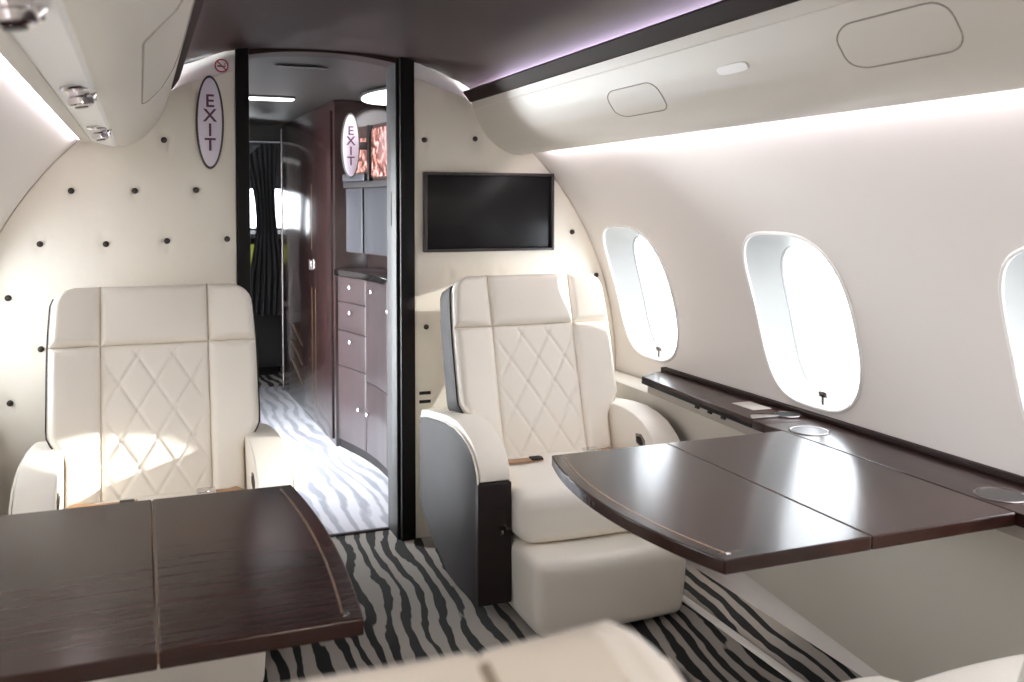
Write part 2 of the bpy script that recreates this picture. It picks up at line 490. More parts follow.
binR, oR, XR = overhead_bin(1, 'cream overhead bin along the right wall above the three oval windows')
door_seam(1, binR, oR, 1.17, 1.445, .46, .76); door_seam(1, binR, oR, 2.12, 2.40, .42, .70)
# small pale oval lens on the right bin
P = []
for kk in range(24):
    t = 2*PI*kk/24; c, s = math.cos(t), math.sin(t)
    P.append((math.copysign(abs(c)**.6, c)*.05, math.copysign(abs(s)**.6, s)*.035))
V = []; F = []
for lf in (.0005, .004):
    for (a, b) in P: V.append(on_bin(1, oR, 1.785+a*1.15, .655+b, lf))
for i in range(24): F.append((i, (i+1) % 24, 24+(i+1) % 24, 24+i))
F.append(tuple(range(24))); F.append(tuple(range(24, 48)))
mesh('lens', V, F, M['white'], binR)

binL, oL, XL = overhead_bin(-1, 'cream overhead bin along the left wall over the two left seats')
door_seam(-1, binL, oL, 1.38, 2.30, .30, .88)
# light and air nozzle panel along the left bin
prism('service_panel', [(p[0]-oL.x, p[1]-oL.z) for p in ((-.067, 1.479), (-.075, 1.475), (-.135, 1.490), (-.160, 1.494), (-.160, 1.502), (-.087, 1.505))], 'y', AFT, BY-.002, M['white'], binL)
prism('service_trim', [(p[0]-oL.x, p[1]-oL.z) for p in ((-.145, 1.489), (-.155, 1.486), (-.178, 1.489), (-.178, 1.498), (-.145, 1.496))], 'y', AFT, BY-.002, M['bin'], binL)
for (x, y) in ((-.095, 1.76), (-.095, 2.62), (-.112, 1.00)):
    z0 = 1.482
    nz = lathe('reading_light', [(.028, 0), (.030, .004), (.026, .008), (.017, .010), (.017, .018), (.021, .022), (.021, .032), (.015, .036), (.0, .036)], Vector((x, y, z0)) - oL, (.15, 0, -1), M['chrome'], binL, 20)
    lathe('lens', [(.011, 0), (.011, .002), (0, .0025)], Vector((x+.0055, y, z0-.0355)) - oL, (.15, 0, -1), M['screen'], nz, 16)
    lathe('air_nozzle', [(.012, 0), (.013, .006), (.009, .012), (.009, .018), (0, .018)], Vector((x+.016, y+.055, z0-.002)) - oL, (.15, 0, -1), M['chrome'], binL, 16)

# ------------------------------------------------------------------ forward bulkhead
def arc(side, a0, a1, n=24, rr=R): return [(CX + side*rr*math.cos(a0+(a1-a0)*i/n), CZ + rr*math.sin(a0+(a1-a0)*i/n)) for i in range(n+1)]
RA = R+.02
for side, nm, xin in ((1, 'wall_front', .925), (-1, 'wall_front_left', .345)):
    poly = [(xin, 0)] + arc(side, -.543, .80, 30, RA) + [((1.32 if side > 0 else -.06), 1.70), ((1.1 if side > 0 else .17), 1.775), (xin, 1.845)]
    struct(prism(nm, poly, 'y', BY+.018, BY+.14, M['white']))  # white band above the upholstery: cove glow put into the colour
def button(parent, x, z):
    lathe('tuft_button', [(.0102, 0), (.0102, .003), (.008, .006), (.004, .0075), (0, .0075)], (x, BY-.001, z), (0, -1, 0), M['button'], parent, 16)
panel_r = struct(prism('wall_front_upholstery', [(.968, .0)] + arc(1, -.543, .84, 30, R-.002) + [(1.40, 1.54), (1.172, 1.694), (.968, 1.762)], 'y', BY, BY+.02, tufted(1.007, 1.527, .205, .356), None, .004))
for (x, z) in ((1.111, 1.705), (1.007, 1.527), (1.212, 1.536), (1.628, 1.171), (1.737, .993), (1.013, .814), (.996, .449), (1.70, .64)):
    if (x-CX)**2+(z-CZ)**2 < 1.18**2: button(panel_r, x, z if x != 1.111 else 1.700)
for z in (.560, .527): box('vent_slot', .985, 1.03, BY-.003, BY+.004, z-.006, z+.006, M['shadow_gap'], panel_r, .001)
panel_l = struct(prism('wall_front_left_upholstery', [(.318, .0)] + arc(-1, -.543, .86, 30, R-.002) + [(-.10, 1.56), (.13, 1.690), (.318, 1.756)], 'y', BY, BY+.02, tufted(-.212, 1.328, .1975, .3515), None, .004))
for (x, z) in ((.080, 1.503), (-.212, 1.327), (-.015, 1.328), (.183, 1.332), (-.308, 1.151), (-.108, 1.148), (.086, 1.156), (.285, 1.160), (-.404, .976), (-.310, .803), (-.404, .63)):
    button(panel_l, x, z)
# door posts
struct(box('trim_2', .320, .364, BY-.012, BY+.15, 0, 1.842, M['black'], bev=.004))
struct(box('trim_3', .912, .967, BY-.012, BY+.15, 0, 1.842, M['black'], bev=.004))
struct(box('trim_4', .900, .912, BY+.012, BY+.155, 0, 1.835, M['jamb'], bev=.003))
latch = box('strike_plate', .8985, .9005, BY+.08, BY+.095, 1.20, 1.33, M['shadow_gap'], None, .0)
latch.parent = bpy.data.objects['trim_4']
# thin arched header between the posts
hp = [(.364 + .536*i/16, ceil_z(.364+.536*i/16) + .01) for i in range(17)]
hq = [(x, z - .018 - .012*(abs(x-.63)/.27)**2) for x, z in hp][::-1]
struct(prism('trim_5', hp + hq, 'y', BY+.02, BY+.14, M['headliner']))

# ------------------------------------------------------------------ television and signs
tv = tag(empty('television', (1.268, BY, 1.10)), 'black flat television on the cream bulkhead above the right seat', 'television')
def fr(bm, x0, x1, z0, z1, w, y0, y1, b=.002):
    bm_box(bm, x0, x0+w, y0, y1, z0, z1, b); bm_box(bm, x1-w, x1, y0, y1, z0, z1, b)
    bm_box(bm, x0+w*.8, x1-w*.8, y0, y1, z0, z0+w, b); bm_box(bm, x0+w*.8, x1-w*.8, y0, y1, z1-w, z1, b)
bm = bmesh.new(); fr(bm, -.268, .268, 0, .305, .011, -.030, 0); bmobj('frame', bm, M['bezel'], tv)
box('screen', -.259, .259, -.018, -.002, .009, .296, M['screen'], tv, .001)

def exit_sign(loc, label, sc=1.):
    s = tag(empty('exit_sign', loc), label, 'sign')
    N = 48
    def ell(a, b): return [(a*math.cos(2*PI*i/N), b*math.sin(2*PI*i/N)) for i in range(N)]
    prism('rim', ell(.0475*sc, .163*sc), 'y', -.010, 0, M['sign_rim'], s, .003)
    prism('face', ell(.0400*sc, .154*sc), 'y', -.0125, -.004, M['sign_face'], s, .001)
    for i, ch in enumerate('EXIT'):
        text_mesh('letter', ch, .062*sc, (0, -.013, (.072 - .0505*i)*sc), M['letter'], s)
    return s
exit_sign((.231, BY, 1.568), 'oval EXIT sign with dark rim on cream bulkhead left of the doorway')
ns = tag(empty('no_smoking_sign', (.274, BY+.018, 1.770)), 'tiny round no smoking sign above the oval sign at top of bulkhead', 'sign')
tube('ring', [(.0215*math.cos(t), -.002, .0215*math.sin(t)) for t in [2*PI*i/32 for i in range(32)]], .0026, M['red'], ns, 6, True)
tube('slash', [(-.0145, -.002, .0145), (.0145, -.002, -.0145)], .0022, M['red'], ns, 6)
bm = bmesh.new(); bm_box(bm, -.014, .006, -.003, 0, -.004, .0005); bm_box(bm, .008, .013, -.003, 0, -.004, .0005); bm_tube(bm, [(.010, -.002, .003), (.011, -.002, .007), (.014, -.002, .009)], .001, 5)
bmobj('cigarette', bm, M['ink'], ns)

# ------------------------------------------------------------------ seats (local: front is -y, origin on the floor)
RA_ = math.radians(16.5); SB, CB = math.sin(RA_), math.cos(RA_)
BY0, BZ0 = .075, .386                        # foot of the backrest plane
def bp(x, s, n): return Vector((x, BY0 + s*SB - n*CB, BZ0 + s*CB + n*SB))
SMAX = .655
def half_w(s):
    w = .300
    if s < .22:
        u = max(0, min(1, (s-.12)/.10)); u = u*u*(3-2*u); w = .252 + (.300-.252)*u
    if s > .40: w -= .012*((s-.40)/.25)**2
    rr = .055
    if s > SMAX-rr: w -= rr - math.sqrt(max(0, rr*rr-(s-(SMAX-rr))**2))
    return w
def pad(name, xa, xb, s0, s1, t, m, parent, r=.016, nu=24, nv=24, quilt=False, crown=.006, tfun=None, rear=False):
    """xa, xb: functions of s; a stuffed leather pad on the backrest plane"""
    V = []; F = []
    def tick(n, L):
        e = min(.35, r/L); k = 5
        return [e*(1-math.cos(i/k*PI/2)) for i in range(k)] + [e+(1-2*e)*i/n for i in range(n+1)] + [1-e*(1-math.cos(i/k*PI/2)) for i in range(k-1, -1, -1)]
    U = tick(nu, xb(s0+(s1-s0)*.4)-xa(s0+(s1-s0)*.4)); W = tick(nv, s1-s0)
    def prof(d): return t if d >= r else t - r + math.sqrt(max(0, r*r-(r-d)**2))
    for v in W:
        s = s0+(s1-s0)*v; a, b = xa(s), xb(s)
        for u in U:
            x = a+(b-a)*u; d = min(u*(b-a), (1-u)*(b-a), v*(s1-s0), (1-v)*(s1-s0))
            h = prof(d) + crown*(4*u*(1-u))*(4*v*(1-v))
            if tfun: h += tfun(x, s)*min(1, d/r)
            if quilt:
                p, kx = .104, .62
                for sg in (-1, 1):
                    q = (s-s0-.02)*kx + sg*(x-.0)
                    q = abs((q/p+.5) % 1 - .5)*p*.85
                    h -= .0050*math.exp(-(q/.0050)**2)*min(1, d/.03)
            V.append(bp(x, s, -.012-h if rear else h))
    nU = len(U); nW = len(W)
    for j in range(nW-1):
        for i in range(nU-1): q = j*nU+i; F.append((q, q+1, q+nU+1, q+nU))
    # back
    b0 = len(V)
    for v in (0, 1):
        s = s0+(s1-s0)*v
        for u in (0, 1): V.append(bp(xa(s)+(xb(s)-xa(s))*u, s, -.008 if rear else -.004))
    ring = [i for i in range(nU)] + [j*nU+nU-1 for j in range(1, nW)] + [(nW-1)*nU+i for i in range(nU-2, -1, -1)] + [j*nU for j in range(nW-2, 0, -1)]
    base = len(V)
    for idx in ring:
        pv = V[idx]; V.append(pv.copy()+Vector((0, CB, -SB))*(-(t-r) if rear else t-r+.010))
    n = len(ring)
    for i in range(n): F.append((ring[i], base+i, base+(i+1) % n, ring[(i+1) % n]))
    return mesh(name, V, F, m, parent, 75)

def make_seat():
    root = empty('club_seat')
    L = M['leather']
    # back shell
    n = 40; ss = [SMAX*i/n for i in range(n+1)]
    out = [(half_w(s)+.004, s) for s in ss] + [(-half_w(s)-.004, s) for s in ss[::-1]]
    V = []; F = []
    N = len(out); lay = [(-.004, 1.0), (.016, 1.0), (.02, .99)]
    lay = [(.020, 1.), (-.110, 1.), (-.125, .97), (-.130, .90)]
    for (nn, k) in lay:
        for (x, s) in out: V.append(bp(x*k, ((s-.3)*k+.3), nn))
    for i in range(len(lay)-1):
        for q in range(N): F.append((i*N+q, i*N+(q+1) % N, (i+1)*N+(q+1) % N, (i+1)*N+q))
    F.append(tuple(range(N))); F.append(tuple(range((len(lay)-1)*N, len(lay)*N)))
    mesh('back_shell', V, F, M['leather'], root, 40)
    for sg in (-1, 1):
        V = []; F = []; sl = [.0 + (SMAX-.028)*i/30 for i in range(31)]
        q = [(.022, .004), (.018, .0085), (-.10, .0085), (-.106, .004)]
        for s in sl:
            for (nn, dx) in q: V.append(bp(sg*(half_w(s)+dx), s, nn))
        for i in range(30):
            for k in range(4): F.append((i*4+k, i*4+(k+1) % 4, (i+1)*4+(k+1) % 4, (i+1)*4+k))
        F.append((0, 1, 2, 3)); F.append((120, 121, 122, 123))
        mesh('back_side', V, F, M['brown_leather'], root, 40)
    hs = .475; c = .157
    pad('backrest_panel', lambda s: -c, lambda s: c, .0, hs, .036, L, root, .014, 76, 110, True, .012)
    pad('headrest', lambda s: -c, lambda s: c, hs, SMAX+.004, .046, L, root, .022, 20, 16, crown=.012)
    for sg in (-1, 1):
        for (s0, s1) in ((.0, hs), (hs, SMAX+.004)):
            fa = (lambda s: c) if sg > 0 else (lambda s: -half_w(s)-.001)
            fb = (lambda s: half_w(s)+.001) if sg > 0 else (lambda s: -c)
            pad('bolster', fa, fb, s0, s1, .042, L, root, .018, 14, 30, crown=.006,
                tfun=lambda x, s: .020*max(0, (abs(x)-c)/.14))
    pad('back_panel', lambda s: -c, lambda s: c, .02, SMAX+.004, .136, L, root, .036, 16, 30, crown=.008, rear=True)
    pad('back_bolster', lambda s: c, lambda s: half_w(s)+.001, .02, SMAX+.004, .140, L, root, .036, 12, 40, crown=.012, rear=True)
    pad('back_bolster', lambda s: -half_w(s)-.001, lambda s: -c, .02, SMAX+.004, .140, L, root, .036, 12, 40, crown=.012, rear=True)
    for sg in (-1, 1):
        tube('back_seam', [bp(sg*c, s, -.146) for s in [.1+.5*i/12 for i in range(13)]] + [bp(sg*c, SMAX-.022+.026*math.sin(a), -.112-.036*math.cos(a)) for a in [.3+1.2*i/8 for i in range(9)]] + [bp(sg*c, SMAX+.003, n) for n in (-.08, -.04, 0, .02)], .0042, M['leather_seam'], root, 6)
    # cushion and leg rest
    def puff(p, hx, hy, kz, front):
        x, y, z = p
        if z > 0: z += kz*(1-(x/hx)**2)*(1-(y/hy)**2)
        if y < 0: y -= front*(1-(x/hx)**2)
        return (x, y, z)
    softbox('seat_cushion', (0, -.125, .325), (.254, .225, .080), .045, L, root, lambda p: puff(p, .254, .225, .018, .018), 12)
    def leg(p):
        x, y, z = p
        k = (z+.118)/.236
        x *= 1 - .035*(1-k); y = y + .02*(1-k) if y < 0 else y
        if y < 0: y -= .016*(1-(x/.254)**2) + .006*math.sin(k*PI)
        return (x, y, z)
    softbox('leg_rest', (.0, -.325, .126), (.258, .150, .118), .034, L, root, leg, 10)
    # arms
    arch = [(-.262, .430), (-.258, .462), (-.243, .492), (-.215, .520), (-.170, .545), (-.10, .562), (-.02, .570), (.08, .566), (.18, .556), (.30, .540), (.40, .522)]
    body = [(-.250, .06)] + [(-.250, .43)] + arch + [(.41, .50), (.41, .16), (.25, .10), (.05, .06)]
    def insetp(p, d): return p
    for sg in (-1, 1):
        xi, xo = (.256, .356) if sg > 0 else (-.356, -.256)
        prism('armrest', body, 'x', xi, xo, L, root, .016, 4, 50)
        # dark outer side panel
        side = [(-.262, .05), (-.262, .418), (-.256, .448), (-.240, .474), (-.212, .500), (-.170, .522), (-.10, .538), (-.02, .546), (.08, .542), (.18, .532), (.30, .516), (.385, .498), (.392, .30), (.385, .17), (.22, .09), (.02, .035)]
        xs = (xo, xo+.010) if sg > 0 else (xi-.010, xi)
        prism('arm_side', side, 'x', xs[0], xs[1], M['brown_leather'], root, .004, 2)
        # pale piping that follows the edge of the dark panel
        tube('arm_piping', [((xs[1] if sg > 0 else xs[0])-sg*.004, y, z+.003) for y, z in side[1:12]], .0035, L, root, 6)
        fx = (xi-.001, xo+.010) if sg > 0 else (xi-.010, xo+.001)
        fp = box('arm_front', fx[0], fx[1], -.272, -.240, .05, .428, M['brown_front'], root, .006)
        xm = (fx[0]+fx[1])/2 + .022*(1 if sg < 0 else -1)
        ct = box('control', xm-.010, xm+.010, -.2755, -.270, .255, .295, M['shadow_gap'], fp, .003)
        box('button', xm-.005, xm+.005, -.277, -.274, .268, .282, M['steel'], ct, .001)
        # recessed seat control on the inner face of the arm
        xin = xi if sg > 0 else xo
        bez = prism('seat_control', [(-.190, .452), (-.128, .470), (-.124, .500), (-.160, .505), (-.188, .488)], 'x', xin-.003, xin+.003, M['steel'], root, .002)
        prism('lever', [(-.180, .460), (-.136, .474), (-.134, .492), (-.160, .496), (-.178, .482)], 'x', xin-.0045, xin+.0045, M['shadow_gap'], bez, .001)
    # pedestal under the cushion
    box('pedestal', -.24, .24, -.06, .32, .0, .25, M['brown_front'], root, .01)
    # lap belt
    b = [(-.245, .045, .405), (-.215, -.01, .421), (-.17, -.045, .424), (-.11, -.055, .426), (-.06, -.055, .427)]
    st = ribbon('belt_strap', b, (.25, 1, .1), .034, .003, M['strap'], root)
    box('belt_tip', -.105, -.065, -.073, -.037, .427, .433, M['shadow_gap'], st, .002)
    b2 = [(.245, .045, .405), (.225, .0, .420), (.20, -.025, .423), (.16, -.03, .425)]
    s2 = ribbon('belt_strap', b2, (-.25, 1, .1), .034, .003, M['strap'], root)
    bk = box('belt_buckle', .105, .16, -.052, -.01, .424, .437, M['chrome'], s2, .004)
    # small metal loop at the top of the backrest
    tp = [bp(.155+.012*math.cos(t), SMAX-.003+.012*math.sin(t), -.02) for t in [PI*i/8 for i in range(9)]]
    tube('coat_loop', tp, .0028, M['brass'], root, 6)
    return root

seat = make_seat()
G = 'cream leather club seats'
seat.location = (1.314, 2.945, 0); seat.rotation_euler = (0, 0, math.radians(-.5))
tag(seat, 'cream club seat with quilted back under the television, right of the doorway', 'seat', G)
s2 = copy_tree(seat); s2.location = (.040, 2.94, 0); s2.rotation_euler = (0, 0, 0)
tag(s2, 'cream club seat left of the doorway, behind the left table', 'seat', G)
s3 = copy_tree(seat); s3.location = (.018, .728, 0); s3.rotation_euler = (0, 0, PI)
tag(s3, 'nearest cream seat, only its blurred headrest top showing at bottom centre', 'seat', G)
s4 = copy_tree(seat); s4.location = (1.327, .965, 0); s4.rotation_euler = (0, 0, PI)
for ch in s4.children:
    if ch.name.startswith(('seat_cushion', 'cushion_piping', 'belt_strap', 'seat_cushion')):     # cushion tipped up at the front
        ch.rotation_euler = (-.2, 0, 0); ch.location = (0, .045, .035)
tag(s4, 'cream seat at bottom right corner, only cushion front and arm showing', 'seat', G)

# ------------------------------------------------------------------ tables
TZ = .66
def table(side, xhinge, xseam, xfree, y0, y1, sag, label):
    """free edge bows towards the aisle"""
    t = tag(empty('folding_table', (xhinge, (y0+y1)/2, TZ)), label, 'table', 'dark veneer folding tables')
    o = t.location; d = -1 if xfree < xhinge else 1; yc = (y0+y1)/2; hy = (y1-y0)/2
    def loc(p): return (p[0]-o.x, p[1]-o.y)
    def bow(off, n=24, ins=0.):
        return [(xfree - d*off + d*sag*(1-((y-yc)/hy)**2), y) for y in [y0+ins+(y1-y0-2*ins)*i/n for i in range(n+1)]]
    g = .0012
    prism('table_leaf', [loc(p) for p in [(xhinge, y0), (xseam-d*g, y0), (xseam-d*g, y1), (xhinge, y1)]], 'z', -.027, 0, M['wood'], t, .003, 2, 12)
    outer = prism('table_leaf', [loc(p) for p in [(xseam+d*g, y0)] + bow(0) + [(xseam+d*g, y1)]], 'z', -.027, 0, M['wood'], t, .003, 2, 12)
    bw = bow(.028, 24, .03); bw2 = bow(.032, 24, .03)
    prism('inlay', [loc(p) for p in bw + bw2[::-1]], 'z', -.001, .0005, M['brass'], outer)
    bx = xfree - d*.022
    lathe('stud', [(.005, 0), (.005, .002), (0, .003)], (bx-o.x, y0+.022-o.y, 0), (0, 0, 1), M['chrome'], outer, 14)
    # metal hinge line in the seam and the support arm underneath
    prism('hinge', [loc(p) for p in [(xseam-d*.0011, y0+.004), (xseam+d*.0011, y0+.004), (xseam+d*.0011, y1-.004), (xseam-d*.0011, y1-.004)]], 'z', -.020, -.002, M['brass'], t)
    a = [(xhinge, y0+.05), (xhinge-.0, y0+.14), (xseam+d*.1, y0+.16), (xseam+d*.1, y0+.11)]
    prism('support_arm', [loc(p) for p in a], 'z', -.052, -.027, M['trim_dark'], t, .004)
    return t
table(1, 1.636, 1.268, .942, 1.374, 2.118, .056, 'dark folding table on the right, below the windows')
table(-1, -.38, .016, .305, 1.378, 2.108, .020, 'dark folding table on the left, in front of the left seat')

# ------------------------------------------------------------------ right credenza top
cr = tag(empty('side_ledge', (1.74, 1.6, .60)), 'long dark veneer side ledge with cup holders under the right windows', 'side ledge')
o = cr.location
def cl(p): return (p[0]-o.x, p[1]-o.y)
near = [(1.639, -.6), (1.835, -.6), (1.832, 2.20), (1.639, 2.20)]
far_ = [(1.640, 2.262), (1.825, 2.262), (1.820, 3.06), (1.684, 2.985)]
prism('ledge_top', [cl(p) for p in near], 'z', .032, .060, M['wood_y'], cr, .002, 2, 12)
prism('flap', [cl(p) for p in far_], 'z', .036, .060, M['wood_y'], cr, .002, 2, 12)
prism('control_bay', [cl(p) for p in [(1.640, 2.2006), (1.828, 2.2006), (1.828, 2.2612), (1.640, 2.2612)]], 'z', .032, .0585, M['wood_y'], cr, .002)
prism('under_board', [cl(p) for p in [(1.655, -.6), (1.82, -.6), (1.815, 3.03), (1.70, 2.97), (1.655, 2.25)]], 'z', .001, .032, M['grey_board'], cr, .002)
prism('back_rail', [cl(p) for p in [(1.815, -.6), (1.838, -.6), (1.829, 3.06), (1.806, 3.06)]], 'z', .058, .074, M['trim_dark'], cr, .004)
prism('flap_edge', [cl(p) for p in [(1.639, 2.263), (1.6385, 2.27), (1.6825, 2.983), (1.684, 2.983), (1.642, 2.263)]], 'z', .034, .046, M['shadow_gap'], cr)
for (yy) in (2.42, 2.50, 2.58):
    xx = 1.639 + (yy-2.262)*.0615
    box('latch', xx-.003-o.x, xx+.004-o.x, yy-.010-o.y, yy+.010-o.y, .026, .036, M['shadow_gap'], cr, .001)
# seam across the flap, small label plate
prism('flap_seam', [cl(p) for p in [(1.656, 2.575), (1.823, 2.575), (1.823, 2.579), (1.656, 2.579)]], 'z', .0595, .0605, M['shadow_gap'], cr)
prism('label_plate', [cl(p) for p in [(1.715, 2.36), (1.782, 2.36), (1.782, 2.47), (1.715, 2.47)]], 'z', .0595, .0612, M['grey_board'], cr, .0004)
def cup(x, y, r, name='cup_holder', wm='bezel'):
    c = lathe(name, [(r+.006, .0595), (r+.006, .0615), (r+.003, .063), (r, .0622), (r-.001, .0595)], (x-o.x, y-o.y, 0), (0, 0, 1), M['steel'], cr, 36)
    lathe('well', [(r, .060), (r, .0612), (r*.3, .0613), (0, .0613)], (x-o.x, y-o.y, 0), (0, 0, 1), M[wm], c, 36)
cup(1.774, 2.272, .034, 'cup_holder', 'shadow_gap'); cup(1.70, 2.085, .048, 'bezel_ring'); cup(1.705, 1.468, .050, 'bezel_ring')
# half moon metal grille where the flap ends
hm = [(1.645 + .045 + .045*math.cos(t), 2.262 + .048*math.sin(t)) for t in [PI*i/16 for i in range(17)]]
prism('half_moon_grille', [cl(p) for p in hm], 'z', .0595, .0635, M['chrome'], cr, .001)

# ------------------------------------------------------------------ passage beyond the bulkhead
struct(mesh('floor_passage', [(-.5, BY+.145, .0), (1.75, BY+.145, .0), (1.75, 6.76, .0), (-.5, 6.76, .0)], [(0, 1, 2, 3)], M['runner'], None, None), 'pale striped carpet under glossy cover beyond the doorway', 'floor')
struct(mesh('floor_cockpit', [(-.5, 6.76, .0), (1.75, 6.76, .0), (1.75, 8.6, .0), (-.5, 8.6, .0)], [(0, 1, 2, 3)], M['carpet_far'], None, None))
struct(box('trim_6', .364, .90, BY+.135, BY+.155, 0, .006, M['bezel'], bev=.001))
# left side of the passage with the open entry door
bm = bmesh.new()
bm_box(bm, -.06, .0, BY+.14, 4.5, 0, 1.9); bm_box(bm, -.06, .0, 5.15, 6.76, 0, 1.9); bm_box(bm, -.06, .0, 4.4, 5.2, 1.60, 1.9)
struct(bmobj('wall_passage_left', bm, M['wall']))
struct(box('wall_passage_right', 1.60, 1.66, BY+.14, 8.6, 0, 1.9, M['galley_wood'], bev=0))
bm = bmesh.new(); bm_box(bm, .0, .42, 6.72, 6.80, 0, 1.9); bm_box(bm, .935, 1.62, 6.72, 6.80, 0, 1.9); bm_box(bm, .4, .94, 6.72, 6.80, 1.72, 1.9)
struct(bmobj('wall_cockpit_divider', bm, M['black']))

# galley cabinet: plan curve of the front (concave)
GP = [(.962, 4.935), (1.000, 4.78), (1.034, 4.61), (1.052, 4.43), (1.056, 4.26), (1.046, 4.12), (1.028, 3.99), (1.02, 3.93)]
GL = [0]
for a, b in zip(GP, GP[1:]): GL.append(GL[-1] + math.dist(a, b))
def gpt(s, off=0.):
    s = max(0, min(GL[-1], s))
    for i in range(len(GP)-1):
        if s <= GL[i+1]+1e-9:
            u = (s-GL[i])/(GL[i+1]-GL[i]); p = Vector(GP[i]).lerp(Vector(GP[i+1]), u); break
    def tan(i):
        a = GP[max(0, i-1)]; b = GP[min(len(GP)-1, i+1)]; return (Vector(b)-Vector(a)).normalized()
    t = tan(i).lerp(tan(i+1), u).normalized(); n = Vector((t.y, -t.x))     # towards the aisle (-x)
    if n.x > 0: n = -n
    return p + n*off
def gpanel(name, s0, s1, z0, z1, off, th, m, parent, bev=.0015):
    n = 10; f = [tuple(gpt(s0+(s1-s0)*i/n, off)) for i in range(n+1)]; b = [tuple(gpt(s0+(s1-s0)*i/n, off-th)) for i in range(n, -1, -1)]
    return prism(name, f + b, 'z', z0, z1, m, parent, bev)
gal = tag(empty('galley_cabinet', (0, 0, 0)), 'curved plum brown galley cabinet with drawers, right side of the passage', 'cabinet')
body = [tuple(gpt(GL[-1]*i/20, -.012)) for i in range(21)] + [(1.595, 3.93), (1.595, 4.93)]
prism('carcass', body, 'z', .0, .925, M['black'], gal)
def knob(parent, s, z):
    p = gpt(s, .004); q = gpt(s, .020); d = (q-p).normalized()
    lathe('knob', [(.006, 0), (.006, .008), (.011, .011), (.012, .016), (.006, .019), (0, .019)], (p.x, p.y, z), (d.x, d.y, 0), M['chrome'], parent, 14)
g = .004
for (z0, z1) in ((.778, .905), (.628, .774), (.440, .624)):
    d = gpanel('drawer', 0+g, .345, z0, z1, 0, .012, M['galley_wood'], gal); knob(d, .175, z1-.045)
d = gpanel('cabinet_door', 0+g, .345, .05, .436, 0, .012, M['galley_wood'], gal); knob(d, .28, .25)
d = gpanel('cabinet_door', .349, .70, .405, .905, 0, .012, M['galley_wood'], gal); knob(d, .47, .86)
d = gpanel('cabinet_door', .349, .70, .05, .401, 0, .012, M['galley_wood'], gal); knob(d, .40, .25)
d = gpanel('cabinet_door', .704, GL[-1], .405, .905, 0, .012, M['galley_wood'], gal); knob(d, .80, .80)
d = gpanel('cabinet_door', .704, GL[-1], .05, .401, 0, .012, M['galley_wood'], gal)
gpanel('plinth', 0, GL[-1], .0, .046, -.02, .01, M['black'], gal)
top = [tuple(gpt(GL[-1]*i/20, .014)) for i in range(21)] + [(1.595, 3.93), (1.595, 4.93)]
prism('worktop', top, 'z', .926, .945, M['galley_wood'], gal, .003)
gpanel('worktop_edge', 0, GL[-1], .912, .944, .020, .008, M['chrome'], gal, .003)

up = tag(empty('wall_cabinet', (0, 0, 0)), 'galley wall unit with three grey shutter panels above the curved worktop', 'cabinet')
ub = [tuple(gpt(GL[-1]*i/20, -.06)) for i in range(21)] + [(1.595, 3.93), (1.595, 4.93)]
prism('carcass', ub, 'z', 1.03, 1.68, M['trim_dark'], up)
bk_ = [tuple(gpt(GL[-1]*i/20, -.16)) for i in range(21)] + [(1.595, 3.93), (1.595, 4.93)]
prism('splashback', bk_, 'z', .946, 1.03, M['wood_v'], up)
for (s0, s1) in ((.0, .195), (.215, .555), (.58, GL[-1])):
    gpanel('shutter', s0, s1, 1.035, 1.365, -.050, .01, M['tambour'], up, .002)
gpanel('light_rail', 0, GL[-1], 1.368, 1.400, -.035, .03, M['jamb'], up, .003)
gpanel('rail_cap', 0, .26, 1.402, 1.44, -.03, .03, M['tambour'], up, .006)
pm = gpanel('display_panel', .30, GL[-1], 1.42, 1.66, -.052, .008, M['mosaic'], up, .001); pm['label'] = 'pink glinting patterned glass panel'
pm2 = gpanel('display_panel', .02, .275, 1.445, 1.62, -.052, .008, M['mosaic'], up, .001)
gpanel('mullion', .276, .300, 1.402, 1.68, -.04, .02, M['black'], up, .001)
# hanging EXIT sign in the passage, on a bracket from the wall unit
es = exit_sign((.985, 4.70, 1.577), 'second oval EXIT sign hanging inside the passage in front of pink glass')
box('bracket', .02, .085, .001, .008, -.02, .02, M['bezel'], es, .001)
for i, (x, y) in enumerate(((1.13, 4.40), (1.16, 4.30), (1.12, 4.20), (1.15, 4.12))):
    t = lathe('tumbler', [(.026, 0), (.031, .06), (.033, .075), (.030, .075), (.027, .01), (0, .008)], (x, y, .9455), (0, 0, 1), M['glass_dim'], None, 20)
    tag(t, 'small pale tumbler glinting on the galley worktop below the shutters', 'glass', 'tumblers on the galley worktop')

# tall closet between galley and cockpit
cp = [(.952, 4.945), (.918, 6.715)]
cs = tag(empty('closet', (1.0, 5.8, 0)), 'tall glossy dark wood closet along the passage, left of the galley', 'closet')
o = cs.location
prism('closet_body', [(p[0]-o.x, p[1]-o.y) for p in (cp[0], (1.60, 4.945), (1.60, 6.715), cp[1])], 'z', 0, 1.83, M['wood_v'], cs, .004)
def cw(u, off): # point on closet front
    p = Vector(cp[0]).lerp(Vector(cp[1]), u); return (p.x - off - o.x, p.y - o.y)
dr = prism('closet_door', [cw(.03, .012), cw(.80, .012), cw(.80, .001), cw(.03, .001)], 'z', .03, 1.78, M['wood_v'], cs, .003)
hx, hy = cw(.33, .014)
hb = lathe('handle', [(.030, 0), (.030, .004), (.024, .007), (.024, .004), (0, .004)], (hx, hy, .93), (-1, 0, 0), M['chrome'], dr, 24)
box('latch', hx-.016, hx-.003, hy-.008, hy+.008, .905, .965, M['chrome'], hb, .003)
for u in (.27, .33):
    p = cw(u, .0128); box('inlay_and_reflection', p[0]-.0006, p[0]+.0006, p[1]-.003, p[1]+.003, .12, .80, M['brass'], dr, 0)
